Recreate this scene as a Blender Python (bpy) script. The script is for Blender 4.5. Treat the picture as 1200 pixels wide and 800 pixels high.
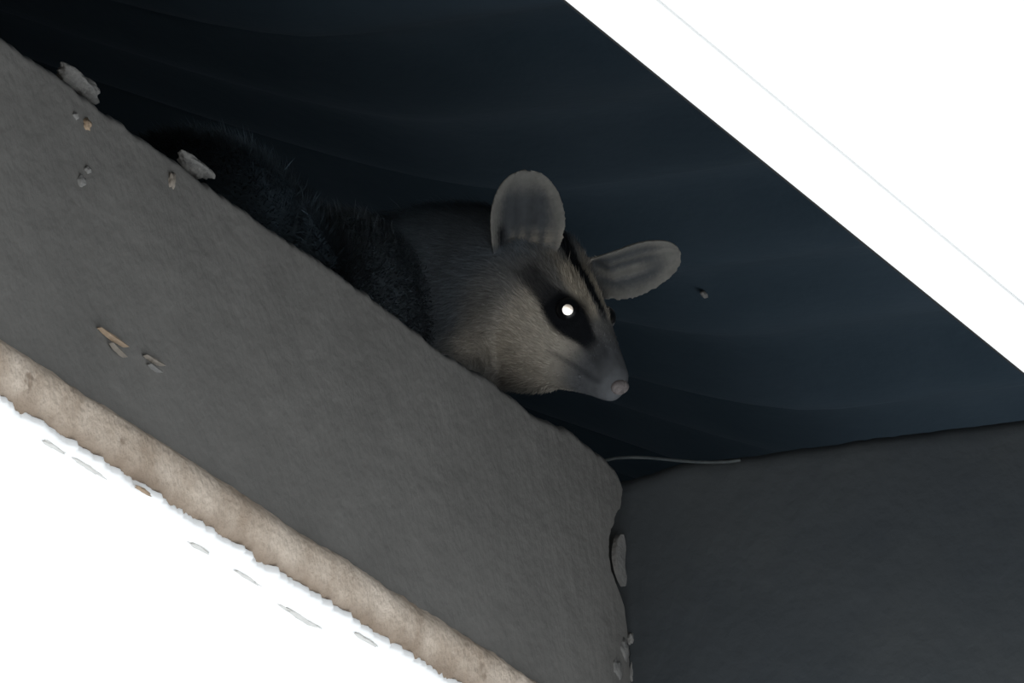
import bpy, bmesh, math, random
import numpy as np
from mathutils import Vector, Matrix, noise, kdtree
from mathutils.bvhtree import BVHTree

random.seed(7); rng = np.random.default_rng(11)
S = bpy.context.scene
col = S.collection
for o in list(bpy.data.objects): bpy.data.objects.remove(o)

# ------------------------------------------------------------------ camera, light, exposure
ELEV = math.radians(18.0); FPX = 10600.0
CAM = Vector((0, 0, 1.6))
FW = Vector((0, math.cos(ELEV), math.sin(ELEV))); RT = Vector((1, 0, 0)); UPV = Vector((0, -math.sin(ELEV), math.cos(ELEV)))
cd = bpy.data.cameras.new('camera'); cam = bpy.data.objects.new('camera', cd); col.objects.link(cam)
cd.sensor_width = 36.0; cd.lens = FPX / 1200 * 36.0; cd.clip_end = 100
cam.location = CAM; cam.rotation_euler = (math.pi/2 + ELEV, 0, 0)
S.camera = cam

w = bpy.data.worlds.new('world'); S.world = w; w.use_nodes = True
bg = w.node_tree.nodes['Background']; bg.inputs['Color'].default_value = (0.95, 1.0, 1.045, 1); bg.inputs['Strength'].default_value = 1.4

fl = bpy.data.lights.new('flash', 'SPOT'); fl.energy = 65; fl.color = (1.0, .88, .74); fl.shadow_soft_size = .03
fl.spot_size = math.radians(40); fl.spot_blend = .5
flo = bpy.data.objects.new('flash', fl); col.objects.link(flo)
flo.location = CAM + RT*.02 + UPV*.07; flo.rotation_euler = cam.rotation_euler

vs = S.view_settings; vs.view_transform = 'Standard'; vs.look = 'None'; vs.gamma = 1.0; vs.use_curve_mapping = False
vs.exposure = 0.0

# ------------------------------------------------------------------ building frame: u along the slot, n out over it, z up
TH = math.atan2(4800, FPX*math.cos(ELEV) + 3450*math.sin(ELEV))
AU = Vector((math.sin(TH), math.cos(TH), 0)); AN = Vector((math.cos(TH), -math.sin(TH), 0)); AZ = Vector((0, 0, 1))
def ray(x, y): return FW + RT*((x-600)/FPX) - UPV*((y-400)/FPX)
P0 = CAM + ray(730, 560)*5.3
AM = -AN
FRAME = Matrix(((AU.x, AM.x, 0, P0.x), (AU.y, AM.y, 0, P0.y), (0, 0, 1, P0.z), (0, 0, 0, 1)))
def uv_(v): return Vector((v.dot(AU), v.dot(AN), v.z))          # direction -> (u, n, z)
def hit(x, y, ax, val):                                          # where the line of sight meets a plane of the building
    r = uv_(ray(x, y)); c = uv_(CAM - P0); t = (val - c[ax]) / r[ax]
    return c + r*t
Rl, Ul, Tl = uv_(RT), uv_(UPV), uv_(-FW)

# ------------------------------------------------------------------ helpers
def mesh_obj(name, verts, faces, mat, parent=None, smooth=False, origin=(0, 0, 0), recalc=True):
    """verts given in (u, n, z); origin too"""
    me = bpy.data.meshes.new(name)
    o0 = origin
    me.from_pydata([(v[0]-o0[0], -(v[1]-o0[1]), v[2]-o0[2]) for v in verts], [], faces)
    if recalc:
        bm = bmesh.new(); bm.from_mesh(me); bmesh.ops.recalc_face_normals(bm, faces=bm.faces); bm.to_mesh(me); bm.free()
    for m in (mat if isinstance(mat, (list, tuple)) else [mat]): me.materials.append(m)
    if smooth: me.polygons.foreach_set('use_smooth', [True]*len(me.polygons))
    o = bpy.data.objects.new(name, me); col.objects.link(o)
    if parent:
        o.parent = parent; po = parent['_o']
        o.location = (o0[0]-po[0], -(o0[1]-po[1]), o0[2]-po[2])
    else:
        o.matrix_world = FRAME @ Matrix.Translation((o0[0], -o0[1], o0[2]))
    o['_o'] = list(o0)
    return o
def tag(o, label, cat, kind=None, group=None):
    o['label'] = label; o['category'] = cat
    if kind: o['kind'] = kind
    if group: o['group'] = group
    return o
def box(u0, u1, n0, n1, z0, z1):
    v = [(a, b, c) for a in (u0, u1) for b in (n0, n1) for c in (z0, z1)]
    f = [(0,1,3,2), (4,6,7,5), (0,4,5,1), (2,3,7,6), (0,2,6,4), (1,5,7,3)]
    return v, f
def fbm(x, y=0, z=0, o=4):
    return noise.fractal(Vector((x, y, z)), 1.0, 2.0, o)

def new_mat(name):
    m = bpy.data.materials.new(name); m.use_nodes = True
    nt = m.node_tree; b = nt.nodes['Principled BSDF']
    return m, nt, b
def mottled(name, c0, c1, scale=12, rough=.9, bump=.3, bscale=120, c2=None, spots=None, detail=6):
    """two-tone noise colour with fine relief"""
    m, nt, b = new_mat(name); N = nt.nodes; L = nt.links
    tc = N.new('ShaderNodeTexCoord')
    n1 = N.new('ShaderNodeTexNoise'); n1.inputs['Scale'].default_value = scale; n1.inputs['Detail'].default_value = detail
    n1.inputs['Roughness'].default_value = .6
    L.new(tc.outputs['Object'], n1.inputs['Vector'])
    cr = N.new('ShaderNodeValToRGB'); cr.color_ramp.elements[0].position = .32; cr.color_ramp.elements[1].position = .68
    cr.color_ramp.elements[0].color = (*c0, 1); cr.color_ramp.elements[1].color = (*c1, 1)
    L.new(n1.outputs['Fac'], cr.inputs['Fac']); out = cr.outputs['Color']
    if spots:
        sc, thr, sc_col = spots[:3]
        n3 = N.new('ShaderNodeTexNoise'); n3.inputs['Scale'].default_value = sc; n3.inputs['Detail'].default_value = 3
        L.new(tc.outputs['Object'], n3.inputs['Vector'])
        r3 = N.new('ShaderNodeValToRGB'); r3.color_ramp.elements[0].position = thr; r3.color_ramp.elements[1].position = thr+.07
        L.new(n3.outputs['Fac'], r3.inputs['Fac'])
        mx = N.new('ShaderNodeMix'); mx.data_type = 'RGBA'
        L.new(r3.outputs['Color'], mx.inputs['Factor']); L.new(out, mx.inputs['A']); mx.inputs['B'].default_value = (*sc_col, 1)
        out = mx.outputs['Result']
    L.new(out, b.inputs['Base Color'])
    n2 = N.new('ShaderNodeTexNoise'); n2.inputs['Scale'].default_value = bscale; n2.inputs['Detail'].default_value = 5
    L.new(tc.outputs['Object'], n2.inputs['Vector'])
    bp = N.new('ShaderNodeBump'); bp.inputs['Strength'].default_value = bump; bp.inputs['Distance'].default_value = .004
    L.new(n2.outputs['Fac'], bp.inputs['Height']); L.new(bp.outputs['Normal'], b.inputs['Normal'])
    b.inputs['Roughness'].default_value = rough; b.inputs['Specular IOR Level'].default_value = .2
    return m

M_grey = mottled('grey_render', (.126,.122,.114), (.156,.151,.141), 9, .92, .25, 160)
M_chip = mottled('bare_mortar_chip', (.17,.15,.125), (.26,.23,.195), 60, .95, .4, 300)
M_tanchip = mottled('orange_mortar_chip', (.26,.19,.125), (.34,.255,.18), 60, .95, .4, 300)
M_dust = mottled('pale_grey_chip', (.14,.14,.135), (.21,.205,.195), 90, .95, .4, 300)
M_rubble = mottled('rubble', (.11,.11,.105), (.19,.185,.175), 160, .95, .5, 400)
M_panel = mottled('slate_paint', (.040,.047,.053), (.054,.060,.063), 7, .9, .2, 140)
M_white = mottled('white_ceiling_paint', (.80,.80,.79), (.86,.86,.85), 5, .9, .12, 90)
M_white2 = mottled('white_board_paint', (.80,.80,.79), (.82,.82,.81), 5, .9, .05, 90)
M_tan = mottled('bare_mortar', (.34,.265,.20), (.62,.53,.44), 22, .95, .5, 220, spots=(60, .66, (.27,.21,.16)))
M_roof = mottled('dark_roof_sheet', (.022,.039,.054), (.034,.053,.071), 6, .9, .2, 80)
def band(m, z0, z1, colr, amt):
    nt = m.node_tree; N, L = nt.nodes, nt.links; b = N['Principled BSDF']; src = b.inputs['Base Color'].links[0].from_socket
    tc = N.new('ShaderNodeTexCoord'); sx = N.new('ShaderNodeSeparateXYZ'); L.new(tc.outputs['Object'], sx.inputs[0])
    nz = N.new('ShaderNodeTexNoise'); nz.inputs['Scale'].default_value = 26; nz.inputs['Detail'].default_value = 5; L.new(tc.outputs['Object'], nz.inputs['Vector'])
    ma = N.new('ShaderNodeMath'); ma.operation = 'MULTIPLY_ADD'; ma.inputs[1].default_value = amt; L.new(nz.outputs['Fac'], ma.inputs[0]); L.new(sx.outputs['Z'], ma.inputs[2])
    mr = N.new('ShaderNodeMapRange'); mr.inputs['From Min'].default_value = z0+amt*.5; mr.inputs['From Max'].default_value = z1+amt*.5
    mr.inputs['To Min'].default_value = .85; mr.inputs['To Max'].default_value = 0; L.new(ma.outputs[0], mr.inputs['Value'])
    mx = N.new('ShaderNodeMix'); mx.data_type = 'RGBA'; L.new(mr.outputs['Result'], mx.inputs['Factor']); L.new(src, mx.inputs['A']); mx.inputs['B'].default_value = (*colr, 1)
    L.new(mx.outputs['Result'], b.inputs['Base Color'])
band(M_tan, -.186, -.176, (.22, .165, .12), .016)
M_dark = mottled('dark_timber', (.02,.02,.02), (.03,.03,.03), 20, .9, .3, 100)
M_pale = mottled('dusty_white_flake', (.50,.49,.46), (.62,.61,.58), 60, .95, .3, 200)
M_black = mottled('black_edge_line', (.004,.004,.004), (.006,.006,.006), 30, .9, .2, 100)
M_wire = mottled('dusty_wire', (.05,.06,.065), (.08,.09,.09), 80, .8, .2, 300)

# ------------------------------------------------------------------ the setting
ZB = -.162      # bottom of the grey face
ZC = -.191      # ceiling plane
NE = .4885      # near side of the slot
UL, UR = -2.2, 0.0
# roof over the cavity: gently corrugated sheet, ridges across the slot
def roof_z(a, b):
    t = max(0.0, -.15-b)
    return .285 + .0085*math.sin((a-.12)*2*math.pi/.16) + .0035*math.sin(a*23+1) + .5*t*t/(t+.12)
V, Fc = [], []
us = np.arange(-2.6, 2.61, .016); ns = [-1.3, -1.0, -.7, -.5, -.4, -.34, -.3, -.27, -.24, -.21, -.18, -.15, -.12, -.09, -.06, 0, .3, 1.0]
for a in us: V += [(a, b, roof_z(a, b)) for b in ns]
K = len(ns)
for i in range(len(us)-1):
    for k in range(K-1): a = i*K+k; Fc.append((a, a+1, a+K+1, a+K))
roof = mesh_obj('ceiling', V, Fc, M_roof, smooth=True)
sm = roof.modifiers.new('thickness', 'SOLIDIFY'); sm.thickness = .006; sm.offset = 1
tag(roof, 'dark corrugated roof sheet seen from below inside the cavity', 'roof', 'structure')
# enclosing walls of the cavity
def wall(name, b, label, mat=M_dark):
    v, f = box(*b); return tag(mesh_obj(name, v, f, mat), label, 'wall', 'structure')
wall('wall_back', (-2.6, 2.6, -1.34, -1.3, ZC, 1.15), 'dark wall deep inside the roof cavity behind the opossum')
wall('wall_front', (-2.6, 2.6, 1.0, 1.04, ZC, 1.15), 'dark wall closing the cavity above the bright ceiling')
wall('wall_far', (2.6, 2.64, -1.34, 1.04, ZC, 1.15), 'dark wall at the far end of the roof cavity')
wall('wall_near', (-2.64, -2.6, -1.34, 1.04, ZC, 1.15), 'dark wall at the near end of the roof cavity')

# grey wall: face of the slot, ragged top edge and ragged right end, top is the ledge
def grey_top(u):
    z = .0035 + .0022*fbm(u*9, 3.1) + .0018*fbm(u*60, 1.7) + .0008*fbm(u*220, 4.7)
    if u > -.12: z += .004*math.sin(max(0, (u+.12)/.12)*math.pi)
    z -= .008*max(0, (u+.018)/.018)**2
    if -.52 < u < -.47: z += .001
    return z
END = sorted((hit(x, y, 1, 0.0).z, hit(x, y, 1, 0.0).x) for x, y in ((730, 560), (729, 575), (726, 597), (720, 614), (715, 632), (713.5, 648), (715, 668), (722, 688), (732, 704), (736, 722), (738, 760), (740, 800), (742, 870)))
EZ, EU = [e[0] for e in END], [e[1] for e in END]
def grey_end(z):
    return float(np.interp(z, EZ, EU)) + .0014*fbm(z*60, 9.2) + .0012*fbm(z*210, 2.2)
NU, NZ = 560, 110
V, Fc = [], []
zs = [ZB + (0-ZB)*j/NZ for j in range(NZ+1)]
for i in range(NU+1):
    s = i/NU
    for j in range(NZ+1):
        q = j/NZ
        ue = grey_end(zs[j]*1.0)
        u = UL + (ue-UL)*(1-(1-s)**1.8)
        zt = grey_top(u); zb = ZB + .0012*fbm(u*14, 5.5) + .0006*fbm(u*90, 8.8)
        z = zb + (zt-zb)*q
        n = .0012*fbm(u*7, z*7, 4.4) + .0005*fbm(u*60, z*60, 2.2)
        n -= .004*max(0, (q-.97)/.03)**2
        n -= .003*max(0, (s-.99)/.01)**2
        V.append((u, n, z))
W1 = NZ+1
for i in range(NU):
    for j in range(NZ):
        a = i*W1+j; Fc.append((a, a+W1, a+W1+1, a+1))
top0 = len(V)                                     # ledge
for i in range(NU+1):
    v = V[i*W1+NZ]; V.append((v[0], -.40, v[2]-.004))
for i in range(NU):
    Fc.append((i*W1+NZ, (i+1)*W1+NZ, top0+i+1, top0+i))
end0 = len(V)                                     # right end
for j in range(NZ+1):
    v = V[NU*W1+j]; V.append((v[0]-.002, -.40, v[2]))
for j in range(NZ):
    a = NU*W1+j; Fc.append((a, end0+j, end0+j+1, a+1))
grey = mesh_obj('wall_left', V, Fc, M_grey, smooth=True)
tag(grey, 'grey rendered beam with a ragged top edge running diagonally below the opossum', 'beam', 'structure')
G = grey

def lump(name, cu, cn, cz, ru, rn, rz, mat, parent=None, seed=0, amp=.35, rotz=0, tilt=0, sub=3, freq=1.6):
    bm = bmesh.new(); bmesh.ops.create_icosphere(bm, subdivisions=sub, radius=1)
    vv = []
    for v in bm.verts:
        d = v.co.normalized(); k = 1 + amp*fbm(d.x*freq+seed, d.y*freq, d.z*freq, 4)
        p = Vector((d.x*ru*k, d.y*rn*k, d.z*rz*k))
        p.rotate(Matrix.Rotation(tilt, 3, 'Y'))
        vv.append((cu+p.x, cn+p.y, cz+p.z))
    ff = [[v.index for v in f.verts] for f in bm.faces]; bm.free()
    return mesh_obj(name, vv, ff, mat, parent, smooth=True, origin=(cu, cn, cz))
# chips, gouges and pits of the grey face (pixel of the photograph -> place on the wall)
def face_pt(x, y): return hit(x, y, 1, 0.0)
def chip(x, y, du, dz, mat, seed, tilt=0, name='paint_chip', dn=.0016, label=None):
    p = face_pt(x, y)
    o = lump(name, p.x, .0002, p.z, du, dn, dz, mat, G, seed, .5, tilt=tilt)
    if label: o['label'] = label
    return o
chip(101, 146, .0038, .0030, M_tanchip, 1, label='orange bare mortar chip')
chip(88, 136, .003, .0018, M_dust, 2)
chip(201, 211, .0042, .0042, M_chip, 3, .2)
chip(102, 199, .003, .0016, M_dust, 4)
chip(95, 212, .0035, .003, M_dust, 5)
# long gouges with a lifted lip
def gouge(x0, y0, x1, y1, wdt, mat, seed):
    a, b = face_pt(x0, y0), face_pt(x1, y1); d = b-a; L = d.length; d.normalize(); pr = Vector((-d.z, 0, d.x))
    if pr.z < 0: pr = -pr
    vv, ff = [], []
    K = 14
    for i in range(K+1):
        t = i/K; c = a + d*(L*t); wd = wdt*math.sin(math.pi*min(.999, max(.02, t)))**.6*(1+.4*fbm(t*5+seed))
        for (k, h) in ((-1, .0), (-.3, .0028), (.5, .0024), (1, .0)):
            p = c + pr*(wd*k); vv.append((p.x, .0002+h, p.z))
    for i in range(K):
        for k in range(3):
            q = i*4+k; ff.append((q, q+4, q+5, q+1))
    return mesh_obj('gouge_lip', vv, ff, mat, G, origin=tuple(a))
gouge(113, 384, 146, 407, .0015, M_tanchip, 1.0)['label'] = 'tan curl of lifted paint'
gouge(127, 402, 144, 419, .0011, M_chip, 2.0)
gouge(167, 416, 189, 429, .0013, M_chip, 3.0)
gouge(172, 427, 186, 437, .0010, M_dust, 4.0)
# loose flake standing in the notch at the right end
vv, ff = [], []
K = 16
for i in range(K+1):
    t = i/K; y = 626 + 72*t
    xl = 727 - 8*math.sin(math.pi*min(1, t*1.15))**.7 + 9*t; xr = 731 + 6*t + 1.5*math.sin(9*t)
    if t > .9: xl = xr-2
    p, q = hit(xl, y, 1, -.004), hit(xr, y, 1, -.003)
    vv += [tuple(p), tuple(q), (q.x, q.y-.003, q.z), (p.x, p.y-.003, p.z)]
for i in range(K):
    for k in range(4): a = i*4+k; b = i*4+(k+1) % 4; ff.append((a, a+4, b+4, b))
fk = mesh_obj('render_flake', vv, ff, M_dust, G, origin=tuple(vv[0])); fk['label'] = 'pale flake of render in the notch of the corner'
for (x, y, a, b, s) in ((739, 748, .004, .0035, 3), (731, 762, .006, .006, 4), (741, 790, .004, .008, 5), (722, 783, .007, .006, 6)):
    p = hit(x, y, 1, -.001); lump('edge_crumb', p.x, -.001, p.z, a, .002, b, M_dust if y > 600 else M_grey, G, s, .5)

# mortar lumps lying on the ledge (things that rest there)
def chunk(x, y, n, ru, rn, rz, seed, label, tilt):
    p = hit(x, y, 1, n)
    o = lump('mortar_chunk', p.x, n, p.z, ru, rn, rz, M_rubble, None, seed, .4, tilt=tilt, sub=4, freq=1.1)
    tag(o, label, 'mortar lump', None, 'crumbled mortar lumps on the ledge')
chunk(93, 98, -.007, .022, .006, .0042, 3.0, 'larger crumbled grey mortar lump on the ledge edge near the upper left corner', .05)
chunk(227, 194, -.007, .019, .006, .0032, 12.0, 'smaller crumbled grey mortar lump on the ledge edge below the opossum haunch', .05)

# bare mortar strip under the grey face
V, Fc = [], []
NUU = 420
prof = [(.0005, ZB+.004), (.0045, ZB-.001), (.0050, ZB-.006), (.0035, ZB-.014), (.001, ZB-.021), (-.003, ZB-.0255), (-.010, ZB-.0272), (-.03, ZB-.0272)]
for i in range(NUU+1):
    u = -2.2 + 2.205*(1-(1-i/NUU)**1.6)
    for k, (n, z) in enumerate(prof):
        dn = .0016*fbm(u*16, k*.7, 1.1) + .0008*fbm(u*90, k*.9, 3.0)
        dz = .0014*fbm(u*12, k*.3, 7.1) + .0006*fbm(u*80, k, 5.0)
        V.append((u, n+dn, z+dz))
K = len(prof)
for i in range(NUU):
    for k in range(K-1):
        a = i*K+k; Fc.append((a, a+K, a+K+1, a+1))
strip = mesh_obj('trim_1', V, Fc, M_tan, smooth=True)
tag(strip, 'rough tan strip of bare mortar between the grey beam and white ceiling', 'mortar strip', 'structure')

# white ceiling on the far side, with a flaked ragged edge
V, Fc = [], []
rows = [0, .003, .008, .02, .06, .3, 1.4]
us = list(np.linspace(-3.4, -1.2, 60)) + list(np.linspace(-1.195, .03, 620)) + list(np.linspace(.06, 2.6, 40))
for u in us:
    rag = .0005 + .0026*fbm(u*13, 2.0) + .0030*fbm(u*45, 6.0) + .0022*fbm(u*130, 1.0)
    rag = max(-.004, rag)
    V.append((u, -rag-.001, ZC+.005))
    for r in rows:
        V.append((u, -rag-r, ZC + (.0015 if r == 0 else 0) + .0007*fbm(u*20, r*20, 5.0)))
K = len(rows)+1
for i in range(len(us)-1):
    for k in range(K-1):
        a = i*K+k; Fc.append((a, a+K, a+K+1, a+1))
cl = mesh_obj('ceiling', V, Fc, M_white, smooth=True)
tag(cl, 'bright white painted ceiling with a flaked edge at the lower left', 'ceiling', 'structure')
# flakes of paint still stuck along that edge: parts of the ceiling
for i, (x, y, a, b, m) in enumerate(((62, 522, .012, .0011, M_pale), (105, 548, .016, .0010, M_pale), (232, 640, .014, .001, M_pale), (290, 676, .014, .0009, M_pale),
                                     (352, 722, .022, .0013, M_pale), (428, 748, .014, .001, M_pale), (168, 574, .008, .001, M_tanchip))):
    p = hit(x, y, 2, ZC)
    lump('paint_flake', p.x, p.y, ZC-.0003, a, b*1.6, .0007, m, cl, i+1.0, .6)

# near side: white board with a seam to the next ceiling panel
v, f = box(-3.4, 2.6, NE, NE+.0365, ZC, ZC+.018)
bd = mesh_obj('trim_2', v, f, M_white2)
tag(bd, 'narrow white board along the right edge of the slot', 'board', 'structure')
v, f = box(-3.4, 2.6, NE+.0392, 1.04, ZC-.0008, ZC+.018)
cp = mesh_obj('ceiling', v, f, M_white)
tag(cp, 'blown out white ceiling panel at the upper right beyond the narrow board', 'ceiling', 'structure')
v, f = box(-3.4, 2.6, NE+.03, NE+.06, ZC+.0014, ZC+.03)
tag(mesh_obj('trim_3', v, f, M_white2), 'white batten backing the seam of the right ceiling', 'batten', 'structure')
v, f = box(UL, 2.6, NE-.0026, NE, ZC+.0012, ZC+.009)  # added black strip standing in for a sharpening halo on the slot edge
tag(mesh_obj('trim_4', v, f, M_black), 'thin black strip added to draw a dark edge line along the right side of the slot', 'edge strip', 'structure')
# ceiling closing the slot towards the camera and beyond
v, f = box(-3.4, UL, -.02, NE, ZC, ZC+.018)
tag(mesh_obj('ceiling', v, f, M_white), 'white ceiling closing the near end of the slot', 'ceiling', 'structure')

# slate panel across the end of the slot
UP = .013
V, Fc = [], []
NB, NZ2 = 150, 40
for i in range(NB+1):
    n = -.06 + (.66)*i/NB
    zt = .0095 + .0014*fbm(n*22, 3.3) + .0006*fbm(n*120, 1.0)
    zt -= .0055*max(0, 1-max(0, n)/.03)
    for j in range(NZ2+1):
        q = j/NZ2; z = ZC-.002 + (zt-ZC+.002)*q
        V.append((UP + .0012*fbm(n*8, z*8, 1.0) + .0004*fbm(n*70, z*70, 1.0) + .003*max(0, (q-.97)/.03)**2, n, z))
    V.append((UP+.2, n, zt-.002))
K = NZ2+2
for i in range(NB):
    for j in range(K-1):
        a = i*K+j; Fc.append((a, a+K, a+K+1, a+1))
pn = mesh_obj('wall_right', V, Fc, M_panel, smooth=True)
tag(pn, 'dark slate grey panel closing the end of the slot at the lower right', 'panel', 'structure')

# thin wire bowed over the corner of the panel
def tube(pts, r, seg=8):
    vv, ff = [], []
    for i, p in enumerate(pts):
        p = Vector(p); d = (Vector(pts[min(i+1, len(pts)-1)]) - Vector(pts[max(i-1, 0)])).normalized()
        s = d.cross(Vector((0, 0, 1))); s = s.normalized() if s.length > 1e-4 else Vector((1, 0, 0)); t = s.cross(d)
        rr = r[i] if isinstance(r, (list, tuple)) else r
        for k in range(seg):
            a = 2*math.pi*k/seg; vv.append(tuple(p + s*(rr*math.cos(a)) + t*(rr*math.sin(a))))
    for i in range(len(pts)-1):
        for k in range(seg):
            a = i*seg+k; b = i*seg+(k+1) % seg; ff.append((a, b, b+seg, a+seg))
    ff.append(tuple(range(seg-1, -1, -1))); ff.append(tuple((len(pts)-1)*seg+k for k in range(seg)))
    return vv, ff
px = [(690, 545), (706, 540), (722, 536.5), (740, 535.5), (758, 536), (776, 537.5), (795, 539.5), (815, 541), (835, 541.5), (852, 541), (868, 539)]
pts = [tuple(hit(x, y, 0, UP+.001)) for x, y in px]
v, f = tube(pts, .0010)
tag(mesh_obj('wire', v, f, M_wire, smooth=True, origin=pts[3]), 'thin dusty wire bowed over the corner of the slate panel', 'wire')
# pale fleck stuck to the roof
p = hit(825, 345, 2, .3)
for _ in range(40): p = p*.5 + hit(825, 345, 2, roof_z(p.x, p.y)-.002)*.5
tag(lump('mud_fleck', p.x, p.y, p.z, .005, .0016, .002, M_dust, None, 4.0), 'tiny pale fleck on the dark roof right of the opossum', 'fleck')

# ------------------------------------------------------------------ the opossum
mm = .001
def nrmz(v): return Vector(v).normalized()
Hv = nrmz((.50, -.58, .645))
Lv = Vector((.71, -.15, -.69)); Lv = (Lv - Hv*Lv.dot(Hv)).normalized()
Dv = Hv.cross(Lv)
def view2loc(v): return Rl*v[0] + Ul*v[1] + Tl*v[2]
HX, HY, HZ = view2loc(Hv), view2loc(Lv), view2loc(Dv)
EYE = (0, 18.0, 1.0)
NEAR_EYE = hit(661, 362, 1, -.004)
HO = NEAR_EYE - (HX*EYE[0] - HY*EYE[1] + HZ*EYE[2])*mm
def hp(x, y, z): return HO + (HX*x + HY*y + HZ*z)*mm
def to_head(p):
    d = p - HO; return d.dot(HX)/mm, d.dot(HY)/mm, d.dot(HZ)/mm

def loft(rings):
    vv, ff = [], []
    n = len(rings[0])
    for r in rings: vv += [tuple(p) for p in r]
    for i in range(len(rings)-1):
        for k in range(n):
            a = i*n+k; b = i*n+(k+1) % n; ff.append((a, b, b+n, a+n))
    ff.append(tuple(range(n-1, -1, -1))); ff.append(tuple((len(rings)-1)*n+k for k in range(n)))
    return vv, ff
# head: stations x, top z, bottom z, half width, height of widest point (0..1)
ST = [(54.5, -11, -21, 3.6, .5), (52.5, -7.5, -24.5, 6.6, .5), (48, -4, -27, 9.6, .45), (40, -1, -30, 11.6, .42), (31, 2, -34, 13, .4), (20, 6, -40, 16.5, .38),
      (9, 10, -46, 20.5, .38), (-3, 13, -52, 25, .38), (-16, 16, -57, 29.5, .37), (-30, 18, -58, 33, .36), (-44, 17, -57, 34, .4), (-58, 13, -52, 32, .42), (-70, 6, -42, 25, .5), (-76, -4, -30, 13, .5)]
rings = []
for (x, zt, zb, hw, wp) in ST:
    zc = zb + (zt-zb)*wp; r = []
    for k in range(40):
        a = 2*math.pi*k/40; c, s = math.cos(a), math.sin(a)
        yy = hw*math.copysign(abs(c)**.9, c); zz = zc + (s*(zt-zc) if s > 0 else s*(zc-zb))
        r.append(hp(x, yy, zz))
    rings.append(r)
parts = [loft(rings)]
# body: spine points (u, n, z) with radii (across, up)
def catmull(P, sub):
    out = []
    for i in range(len(P)-1):
        p0, p1, p2, p3 = P[max(i-1, 0)], P[i], P[i+1], P[min(i+2, len(P)-1)]
        for k in range(sub):
            t = k/sub
            out.append(.5*((2*p1) + (-p0+p2)*t + (2*p0-5*p1+4*p2-p3)*t*t + (-p0+3*p1-3*p2+p3)*t**3))
    out.append(P[-1]); return out
hb = hp(-34, 0, -12); hb2 = hp(-52, 0, -14)
spine = [np.array(q, float) for q in (
    (*hb, .030, .030), (*hb2, .036, .038), (-.063, -.073, .110, .043, .046), (-.088, -.116, .092, .048, .052), (-.14, -.126, .076, .052, .055), (-.19, -.132, .060, .055, .056),
    (-.25, -.132, .060, .058, .058), (-.30, -.13, .066, .058, .060), (-.345, -.13, .060, .050, .053), (-.385, -.13, .045, .032, .034), (-.405, -.13, .038, .016, .018))]
SP = catmull(spine, 6)
rings = []
for i, q in enumerate(SP):
    p = Vector(q[:3]); d = Vector((SP[min(i+1, len(SP)-1)] - SP[max(i-1, 0)])[:3]).normalized()
    s = d.cross(Vector((0, 0, 1))).normalized(); t = s.cross(d).normalized()
    rings.append([p + s*(q[3]*math.cos(2*math.pi*k/32)) + t*(q[4]*math.sin(2*math.pi*k/32)) for k in range(32)])
parts.append(loft(rings))
# legs and feet with toes
def limb(P):
    Q = catmull([np.array(p, float) for p in P], 5)
    return tube([tuple(q[:3]) for q in Q], [float(q[3]) for q in Q], 14)
LZ = .004
parts.append(limb([(*hp(8, 0, -26), .016), (*hp(-18, 0, -40), .024), (*hp(-44, 0, -52), .028), (-.075, -.09, .072, .034)]))     # throat
def leg(P, toes_dir):
    parts.append(limb(P))
    fx = Vector(P[-1][:3]); d = Vector(toes_dir).normalized(); s = d.cross(Vector((0, 0, 1)))
    for k in range(5):
        o = (k-2)*.0052; dd = (d + s*(k-2)*.22).normalized(); ln = .016*(1-.12*abs(k-2))
        a = fx + s*o; b = a + dd*ln*.55 + Vector((0, 0, .003)); c = a + dd*ln + Vector((0, 0, -.002))
        parts.append(limb([(*a, .0045), (*b, .0036), (*c, .0022)]))
leg([(-.08, -.085, .07, .024), (-.075, -.075, .042, .016), (-.065, -.07, .018, .011), (-.052, -.065, LZ+.005, .0085), (-.04, -.058, LZ+.003, .008)], (.5, .9, 0))
leg([(-.09, -.155, .07, .024), (-.08, -.165, .042, .016), (-.065, -.165, .018, .011), (-.052, -.165, LZ+.005, .0085), (-.035, -.165, LZ+.003, .008)], (1, -.1, 0))
leg([(-.30, -.095, .06, .036), (-.27, -.082, .04, .026), (-.30, -.081, .018, .014), (-.29, -.079, LZ+.006, .010), (-.255, -.077, LZ+.003, .009)], (1, .1, 0))
leg([(-.30, -.165, .06, .036), (-.27, -.182, .04, .026), (-.30, -.182, .018, .014), (-.29, -.182, LZ+.006, .010), (-.255, -.182, LZ+.003, .009)], (1, -.1, 0))
# tail, bare and tapering, lying on the ledge
parts.append(limb([(-.38, -.13, .042, .016), (-.42, -.134, .024, .012), (-.47, -.15, .014, .0095), (-.53, -.18, .0115, .008), (-.59, -.20, .0105, .007), (-.65, -.19, .0095, .006), (-.70, -.16, .0085, .0045), (-.725, -.135, .007, .003)]))

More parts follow.
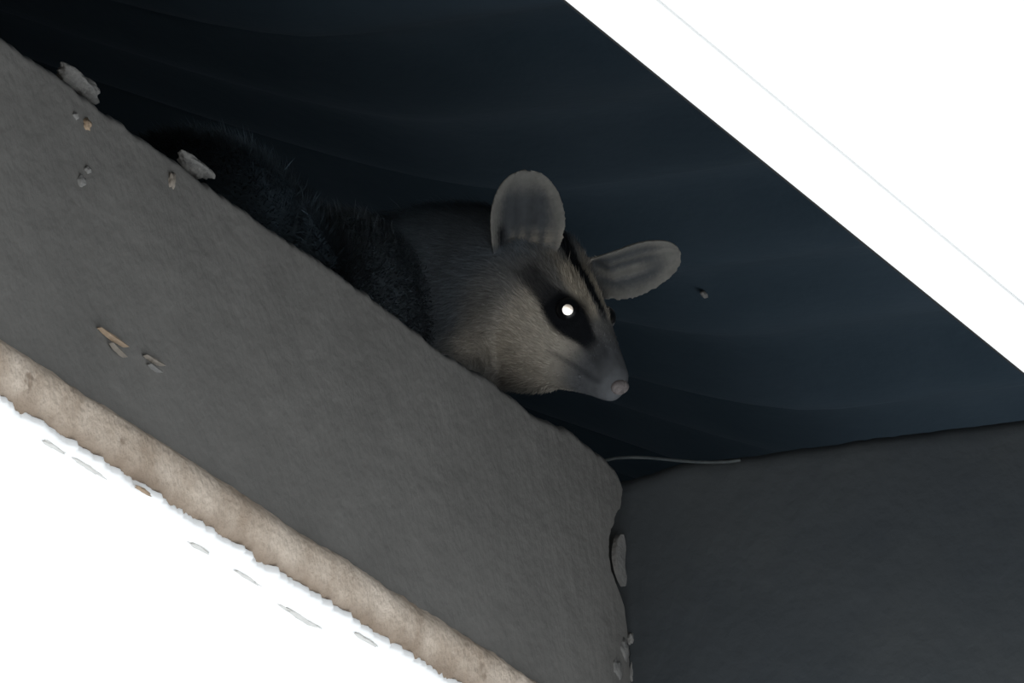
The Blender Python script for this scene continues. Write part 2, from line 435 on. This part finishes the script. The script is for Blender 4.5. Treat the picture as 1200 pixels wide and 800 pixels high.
# ears: cupped shells
ear_samples = []
def ear(base, axis, across, facing, length, halfw, cup, base_k, folds, seed, lean=0, sink=10, wide=.52):
    """base in loc coords; axis / across / facing are view-space directions"""
    a = view2loc(nrmz(axis)); w_ = view2loc(nrmz(across)); w_ = (w_ - a*w_.dot(a)).normalized(); f_ = a.cross(w_)
    if f_.dot(view2loc(Vector(facing))) < 0: f_ = -f_
    NS, NT = 26, 25; th = 1.35
    front, back = [], []
    for i in range(NS+1):
        s = i/NS
        pw = base_k + (1-base_k)*math.sin(min(1, s/wide)*math.pi/2)
        if s > wide: pw *= math.sqrt(max(0.0, 1-((s-wide)/(1.0002-wide))**2))**.95
        for j in range(NT+1):
            t = -1 + 2*j/NT
            x = t*halfw*pw
            roll = cup*(abs(t)**2.2)*(1-.55*s)                        # rims come forward
            y = length*s + lean*t*s
            h = roll - cup*.55*(1-s)*math.exp(-(t/.55)**2) + folds*math.exp(-((s-.22)/.06)**2)*math.exp(-(t/.5)**2) \
                + folds*.7*math.exp(-((t-.35)/.13)**2)*math.sin(math.pi*min(1, s*1.15)) + folds*.6*math.exp(-((t+.3)/.12)**2)*math.sin(math.pi*min(1, s*1.2)) + cup*.25*s*s
            h -= sink*max(0, 1-s/.34)**1.3*(1-.75*max(0, -t))
            if s > .9: h += .6*(s-.9)/.1
            p = base + a*(y*mm) + w_*(x*mm) + f_*(h*mm)
            front.append(p + f_*(th*mm)); back.append(p - f_*(th*mm))
            ear_samples.append((p.copy(), s, t, seed))
    nv = len(front); vv = [tuple(p) for p in front+back]; ff = []
    W = NT+1
    for i in range(NS):
        for j in range(NT):
            q = i*W+j; ff.append((q, q+1, q+W+1, q+W)); ff.append((nv+q, nv+q+W, nv+q+W+1, nv+q+1))
    bd = [j for j in range(W)] + [i*W+NT for i in range(1, NS+1)] + [NS*W+j for j in range(NT-1, -1, -1)] + [i*W for i in range(NS-1, 0, -1)]
    for i in range(len(bd)):
        p, q = bd[i], bd[(i+1) % len(bd)]; ff.append((p, nv+p, nv+q, q))
    parts.append((vv, ff))
EB_N = hp(-37, -29, 14) - Tl*.006 - Rl*.003; EB_F = hp(-34, 25, 8)
ear(EB_N, (-.03, .99, .12), (.98, .05, -.28), (0, 0, 1), 49, 23.0, 10.5, .93, 2.6, 0.0, wide=.36)
ear(EB_F, (.93, .32, -.1), (-.25, .72, .60), (-.2, -.2, 1), 54, 19, 9.0, .62, 4.0, 1.0, wide=.42)

# one continuous skin
av, af = [], []
for v, f in parts:
    k = len(av); av += v; af += [[i+k for i in q] for q in f]
me = bpy.data.meshes.new('tmp'); me.from_pydata(av, [], af)
bm = bmesh.new(); bm.from_mesh(me); bmesh.ops.triangulate(bm, faces=bm.faces); bmesh.ops.recalc_face_normals(bm, faces=bm.faces); bm.to_mesh(me); bm.free()
to = bpy.data.objects.new('tmp', me); col.objects.link(to)
md = to.modifiers.new('r', 'REMESH'); md.mode = 'VOXEL'; md.voxel_size = .0013
ms = to.modifiers.new('s', 'SMOOTH'); ms.factor = .5; ms.iterations = 5
dg = bpy.context.evaluated_depsgraph_get()
skin = bpy.data.meshes.new_from_object(to.evaluated_get(dg)); bpy.data.objects.remove(to)
nv = len(skin.vertices)
co = np.empty(nv*3); skin.vertices.foreach_get('co', co); co = co.reshape(-1, 3)
tris_needed = skin.loop_triangles; skin.calc_loop_triangles()
nt_ = len(skin.loop_triangles); tri = np.empty(nt_*3, int); skin.loop_triangles.foreach_get('vertices', tri); tri = tri.reshape(-1, 3)

ed = np.unique(np.sort(np.concatenate([tri[:, [0, 1]], tri[:, [1, 2]], tri[:, [2, 0]]]), axis=1), axis=0)
deg = np.bincount(ed.ravel(), minlength=nv)[:, None]
_d = co - np.array(HO); _x = _d@np.array(HX)/.001; _dist = np.linalg.norm(_d, axis=1)/.001
_k = kdtree.KDTree(len(ear_samples))
for i, e in enumerate(ear_samples): _k.insert(e[0], i)
_k.balance()
_e = np.array([_k.find(Vector(p))[2] for p in co])
wgt = np.clip((_e-.004)/.006, 0, 1)*np.clip((-10-_x)/25, 0, 1)*np.clip((co[:, 2]-.02)/.02, 0, 1)*np.clip((150-_dist)/40, 0, 1)
wgt = (wgt*.6)[:, None]
for _ in range(90):
    av_ = np.stack([np.bincount(ed[:, 0], co[ed[:, 1], k], nv) + np.bincount(ed[:, 1], co[ed[:, 0], k], nv) for k in range(3)], 1)/deg
    co += (av_-co)*wgt
# per-point colouring of the coat
hx = np.array(HX); hy = np.array(HY); hz = np.array(HZ); ho = np.array(HO)
def sstep(a, b, x): t = np.clip((x-a)/(b-a), 0, 1); return t*t*(3-2*t)
kd = kdtree.KDTree(len(ear_samples))
for i, e in enumerate(ear_samples): kd.insert(e[0], i)
kd.balance()
def nearest_ear(P):
    out = np.zeros((len(P), 4))
    for i, p in enumerate(P):
        c, k, d = kd.find(Vector(p)); out[i] = (d, ear_samples[k][1], ear_samples[k][2], ear_samples[k][3])
    return out
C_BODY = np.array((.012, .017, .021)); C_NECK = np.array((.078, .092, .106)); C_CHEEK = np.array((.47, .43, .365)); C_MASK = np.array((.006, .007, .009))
C_GREY = np.array((.13, .128, .122)); C_EAR = np.array((.050, .055, .060)); C_RIM = np.array((.17, .166, .152)); C_PATCH = np.array((.40, .355, .285)); C_NOSE = np.array((.088, .094, .103))
def coat(P):
    d = (P-ho)/mm; x, y, z = d@hx, d@hy, d@hz; ay = np.abs(y)
    def mix(c, k, f): return c*(1-f[:, None]) + k*f[:, None]
    c = np.tile(C_BODY, (len(P), 1))
    sh = sstep(-.27, -.15, P[:, 0]); c = c*(1-sh[:, None]) + np.array((.11, .14, .165))*sh[:, None]      # shoulder colour lightened to stand in for light missing there
    hc = np.exp(-((P[:, 0]+.30)/.035)**2)*sstep(.04, .09, P[:, 2]); c = c + np.array((.09, .13, .165))*hc[:, None]  # light patch on the haunch top painted into the coat colour
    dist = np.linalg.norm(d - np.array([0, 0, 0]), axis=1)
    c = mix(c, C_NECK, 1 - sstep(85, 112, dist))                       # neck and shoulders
    body_c = c; c = np.tile(C_NECK, (len(P), 1))
    c = mix(c, C_GREY, sstep(-50, -28, x)*(1-sstep(60, 80, dist)))    # head base tone
    # pale cheek below the eye, back to the jaw
    ck = sstep(-32, -16, x)*(1-sstep(-40, -62, z)*.85)*(1-sstep(6, 34, x))*(1-sstep(-9, -2, z+.10*x))*sstep(6, 12, ay+(-z)*.5)
    c = mix(c, C_CHEEK, ck*.95)
    # pale brow / forehead patch on each side of the stripe
    br = sstep(-30, -20, x)*(1-sstep(8, 18, x))*sstep(2.5, 4.5, ay)*sstep(5, 9, z+.25*x)
    c = mix(c, C_PATCH, br*.9)
    tp = np.exp(-((x+31)/7)**2)*sstep(6, 10, ay)*sstep(12, 17, z)
    c = mix(c, C_PATCH, tp*.5)
    # grey muzzle
    mz = sstep(16, 36, x); c = mix(c, C_NOSE, mz*.85)
    # dark mask: from the ear through the eye towards the nose
    zl = -1.0 - .10*x - .0035*np.maximum(0, x)**1.6
    hwid = 10.5*np.exp(-((x-3)/19.)**2) + 2.0
    mk = (1-sstep(.62, 1.05, np.abs(z-zl)/hwid))*sstep(-18, -9, x)*(1-sstep(24, 31, x))*sstep(4, 8, ay)
    c = mix(c, C_MASK, mk)
    mk2 = (1-sstep(.5, 1.2, np.abs(z-zl)/6.5))*(sstep(-40, -28, x)*(1-sstep(-14, -8, x))*.75 + sstep(20, 26, x)*(1-sstep(36, 46, x))*.45)*sstep(4, 7, ay)
    c = mix(c, C_MASK*2, mk2)
    # dark line from crown to between the eyes
    stw = 4.8 - .07*(x+30)
    stp = (1-sstep(.6, 1.15, ay/np.maximum(stw, 2.2)))*sstep(-75, -55, x)*(1-sstep(8, 20, x))*sstep(0, 6, z)
    c = mix(c, C_MASK*1.3, stp)
    # mouth line
    ml = (1-sstep(.3, 3.0, np.abs(z-(-19.5-.0*x+(-.16)*(30-x)))))*sstep(8, 14, x)*(1-sstep(44, 50, x))
    c = mix(c, C_MASK*3, ml*.45)
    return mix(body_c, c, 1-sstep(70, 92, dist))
def final_col(P, E):
    c = coat(P)
    e = (1-sstep(2.2, 4.2, E[:, 0]/mm))*sstep(.02, .14, E[:, 1])
    S_, T_ = E[:, 1], E[:, 2]
    rim = sstep(.5, .95, np.abs(T_))*.9 + sstep(.60, .92, S_)*.8
    rim = np.clip(rim + .55*np.exp(-((T_-.30)/.14)**2)*sstep(.1, .3, S_)*E[:, 3] + .8*np.exp(-((T_+.22)/.16)**2)*(1-sstep(.5, .75, S_))*E[:, 3], 0, 1)
    ec = C_EAR*(1-rim[:, None]) + C_RIM*rim[:, None]
    tuft = .6*(1-sstep(.06, .36, S_))*sstep(-.6, -.1, T_)*(.6+.4*np.sin(T_*19+S_*7))*(1-E[:, 3]); ec = ec*(1-tuft[:, None]) + C_PATCH*.8*tuft[:, None]
    hol_shade = (1-sstep(.25, .42, S_))*np.exp(-((T_+.68)/.14)**2)*(1-E[:, 3]); ec = ec*(1-hol_shade[:, None]) + C_MASK*hol_shade[:, None]  # shade in the near ear's lower hollow put into the colour
    return c*(1-e[:, None]) + ec*e[:, None], e
E_ = nearest_ear(co)
cc, ear_f = final_col(co, E_)
ctail = sstep(.41, .44, -co[:, 0]); cc = cc*(1-ctail[:, None]) + np.array((.10, .095, .09))*ctail[:, None]

def coat_mat(name, rough):
    m, nt, b = new_mat(name); N = nt.nodes; L = nt.links
    at = N.new('ShaderNodeAttribute'); at.attribute_name = 'coat'
    nz = N.new('ShaderNodeTexNoise'); nz.inputs['Scale'].default_value = 220
    tc = N.new('ShaderNodeTexCoord'); L.new(tc.outputs['Object'], nz.inputs['Vector'])
    mr = N.new('ShaderNodeMapRange'); mr.inputs['To Min'].default_value = .75; mr.inputs['To Max'].default_value = 1.25
    L.new(nz.outputs['Fac'], mr.inputs['Value'])
    mx = N.new('ShaderNodeMix'); mx.data_type = 'RGBA'; mx.blend_type = 'MULTIPLY'; mx.inputs['Factor'].default_value = 1
    L.new(at.outputs['Color'], mx.inputs['A']); L.new(mr.outputs['Result'], mx.inputs['B'])
    L.new(mx.outputs['Result'], b.inputs['Base Color'])
    b.inputs['Roughness'].default_value = rough; b.inputs['Specular IOR Level'].default_value = .15
    return m
M_skin = coat_mat('coat_skin', .8); M_fur = coat_mat('coat_fur', .85)

ROOT = (-.2, -.13, .0)
op = bpy.data.objects.new('opossum', None); col.objects.link(op); op.empty_display_size = .05
op.matrix_world = FRAME @ Matrix.Translation((ROOT[0], -ROOT[1], ROOT[2])); op['_o'] = list(ROOT)
tag(op, 'opossum with pale cheeks, dark eye mask and big ears peering over the ledge', 'opossum')

def put_color(me, arr):
    a = me.color_attributes.new('coat', 'FLOAT_COLOR', 'POINT')
    a.data.foreach_set('color', np.c_[arr, np.ones(len(arr))].astype(np.float32).ravel())
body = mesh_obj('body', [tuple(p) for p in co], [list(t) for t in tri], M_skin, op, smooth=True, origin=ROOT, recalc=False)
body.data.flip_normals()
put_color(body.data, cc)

# fur: tapered strands rooted on the skin, combed from nose to tail
pa, pb, pc = co[tri[:, 0]], co[tri[:, 1]], co[tri[:, 2]]
cr = np.cross(pb-pa, pc-pa); area = np.linalg.norm(cr, axis=1)/2; tn = cr/(2*area[:, None]+1e-15)
cen = (pa+pb+pc)/3
dh = np.linalg.norm(cen-ho, axis=1)/mm
dens = np.where(dh < 115, 1.0, .30)
earw = ear_f[tri].mean(1); tailw = ctail[tri].mean(1)
lowleg = (cen[:, 2] < .014)
prob = area*dens*np.clip(1-earw*1.0, 0.0, 1)*(1-tailw)*(~lowleg)
prob /= prob.sum()
NH = 95000
ti = rng.choice(len(tri), NH, p=prob)
r1, r2 = np.sqrt(rng.random(NH)), rng.random(NH)
root = pa[ti]*(1-r1)[:, None] + pb[ti]*(r1*(1-r2))[:, None] + pc[ti]*(r1*r2)[:, None]
nrm = tn[ti]
axis_pts = [np.array(hp(x, 0, -14)) for x in range(60, -30, -6)] + [s[:3] for s in SP[2:]]
axis_pts = np.array(axis_pts); at_ = np.gradient(axis_pts, axis=0); at_ /= np.linalg.norm(at_, axis=1)[:, None]
flow = np.empty_like(root)
for i in range(0, NH, 5000):
    d2 = ((root[i:i+5000, None]-axis_pts[None])**2).sum(2); wgt = np.exp(-(d2-d2.min(1)[:, None])/(.02**2))
    flow[i:i+5000] = (wgt[:, :, None]*at_[None]).sum(1)/wgt.sum(1)[:, None]
flow -= nrm*(flow*nrm).sum(1)[:, None]; flow /= np.linalg.norm(flow, axis=1)[:, None]+1e-9
hd = (root-ho)/mm; X = hd@hx; dist = np.linalg.norm(hd, axis=1)
ln = np.where(X > 38, .8, np.where(X > 14, 2.2, 4.5)) + 4.0*sstep(10, -50, X)
ln = ln + 9.0*sstep(70, 140, dist)
E_h = nearest_ear(root)
ln *= np.clip(sstep(0, 9, E_h[:, 0]/mm)*.8+.25, 0, 1)
eyes_c = np.array([hp(EYE[0], s*EYE[1], EYE[2]) for s in (-1, 1)])
de = np.sqrt(((root[:, None]-eyes_c[None])**2).sum(2)).min(1)/mm
ln *= .12 + .88*sstep(7.5, 15, de)
ln *= rng.uniform(.65, 1.25, NH); ln *= mm
lift = np.where(dist > 75, .42, .25)*rng.uniform(.6, 1.5, NH)
jit = rng.normal(0, .16, (NH, 3))
d1 = flow + nrm*(lift*1.5)[:, None] + jit; d1 /= np.linalg.norm(d1, axis=1)[:, None]
d2_ = flow + nrm*(lift*.5)[:, None] + jit*1.3; d2_ /= np.linalg.norm(d2_, axis=1)[:, None]
side = np.cross(d1, nrm); side /= np.linalg.norm(side, axis=1)[:, None]+1e-9
wd = (np.where(dist < 90, .26, .42)*mm)[:, None]
b0 = root - nrm*.0004; mid = b0 + d1*(ln*.5)[:, None]; tip = mid + d2_*(ln*.5)[:, None]
fv = np.stack([b0-side*wd, b0+side*wd, mid+side*wd*.75, mid-side*wd*.75, tip], 1).reshape(-1, 3)
base = np.arange(NH)*5
ff = np.concatenate([np.stack([base, base+1, base+2], 1), np.stack([base, base+2, base+3], 1), np.stack([base+3, base+2, base+4], 1)])
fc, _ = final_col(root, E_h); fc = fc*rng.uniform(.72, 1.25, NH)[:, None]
fm = bpy.data.meshes.new('fur')
fl_ = fv.copy(); fl_ -= np.array(ROOT); fl_[:, 1] *= -1
fm.vertices.add(len(fl_)); fm.vertices.foreach_set('co', fl_.astype(np.float32).ravel())
fm.loops.add(len(ff)*3); fm.loops.foreach_set('vertex_index', ff.astype(np.int32).ravel())
fm.polygons.add(len(ff)); fm.polygons.foreach_set('loop_start', np.arange(0, len(ff)*3, 3, dtype=np.int32))
fm.update(calc_edges=True); fm.materials.append(M_fur)
put_color(fm, np.repeat(fc, 5, axis=0))
fur = bpy.data.objects.new('fur', fm); col.objects.link(fur); fur.parent = op; fur['kind'] = 'stuff'; fur['label'] = 'soft grey and cream fur'

# eyes
m, nt, b = new_mat('eye_black'); b.inputs['Base Color'].default_value = (.004, .004, .005, 1); b.inputs['Roughness'].default_value = .35; M_eye = m
nz = nt.nodes.new('ShaderNodeTexNoise'); nz.inputs['Scale'].default_value = 300; mr = nt.nodes.new('ShaderNodeMapRange'); mr.inputs['To Min'].default_value = .3; mr.inputs['To Max'].default_value = .4
nt.links.new(nz.outputs['Fac'], mr.inputs['Value']); nt.links.new(mr.outputs['Result'], b.inputs['Roughness'])
m, nt, b = new_mat('eye_tapetum'); b.inputs['Base Color'].default_value = (1, .95, .86, 1); b.inputs['Metallic'].default_value = 1; b.inputs['Roughness'].default_value = .25; M_tap = m
CL = uv_(CAM - P0)
def eye(sy, R=7.2, pr=3.15):
    c = hp(EYE[0], sy*EYE[1], EYE[2]) - (HY*sy)*mm*3.0
    d = (CL + Vector(uv_(RT*.01+UPV*.035)) - c).normalized()
    s = d.cross(Vector((0, 0, 1))).normalized(); t = s.cross(d)
    a0 = math.asin(pr/R); vv, ff = [], []
    NA, NK = 20, 28
    for i in range(NA+1):
        a = a0 + (math.pi-.02-a0)*i/NA
        for k in range(NK):
            q = 2*math.pi*k/NK
            vv.append(tuple(c + (d*math.cos(a) + s*(math.sin(a)*math.cos(q)) + t*(math.sin(a)*math.sin(q)))*(R*mm)))
    for i in range(NA):
        for k in range(NK):
            A = i*NK+k; B = i*NK+(k+1) % NK; ff.append((A, B, B+NK, A+NK))
    ff.append(tuple(NA*NK+k for k in range(NK)))
    e = mesh_obj('eye', vv, ff, M_eye, op, smooth=True, origin=tuple(c))
    e['label'] = 'round black eye'
    vv, ff = [tuple(c + d*(R*math.cos(a0)+.28)*mm)], []
    for j, (rr, hh) in enumerate(((.5, .2), (1.0, 0))):
        for k in range(NK):
            q = 2*math.pi*k/NK; vv.append(tuple(c + d*((R*math.cos(a0)+hh)*mm) + (s*math.cos(q) + t*math.sin(q))*(pr*rr*mm)))
    for k in range(NK):
        ff.append((0, 1+k, 1+(k+1) % NK)); ff.append((1+k, 1+NK+k, 1+NK+(k+1) % NK, 1+(k+1) % NK))
    p = mesh_obj('pupil', vv, ff, M_tap, e, smooth=True, origin=tuple(c))
    p['label'] = 'pupil shining white in the flash'
eye(-1); eye(1)

# nose pad with nostrils
M_nose = mottled('nose_skin', (.11, .10, .098), (.17, .15, .145), 260, .5, .3, 600)
vv, ff = [], []
bm = bmesh.new(); bmesh.ops.create_uvsphere(bm, u_segments=28, v_segments=18, radius=1)
for v in bm.verts:
    p = v.co.copy(); x, y, z = p.x*3.8, p.y*6.6, p.z*5.0
    k = sum(math.exp(-(((y-sg*3.0)/1.5)**2 + ((z+.6)/1.6)**2)) for sg in (-1, 1)) if p.x > 0 else 0
    x -= 2.4*k; x -= .9*math.exp(-(y/.7)**2) if p.x > 0 else 0
    vv.append(tuple(hp(53.2+x, y*.95, -13.6+z)))
ff = [[v.index for v in f.verts] for f in bm.faces]; bm.free()
mesh_obj('nose', vv, ff, M_nose, op, smooth=True, origin=tuple(hp(54, 0, -13)))['label'] = 'bare pinkish grey nose'

for o in bpy.data.objects:
    if '_o' in o: del o['_o']
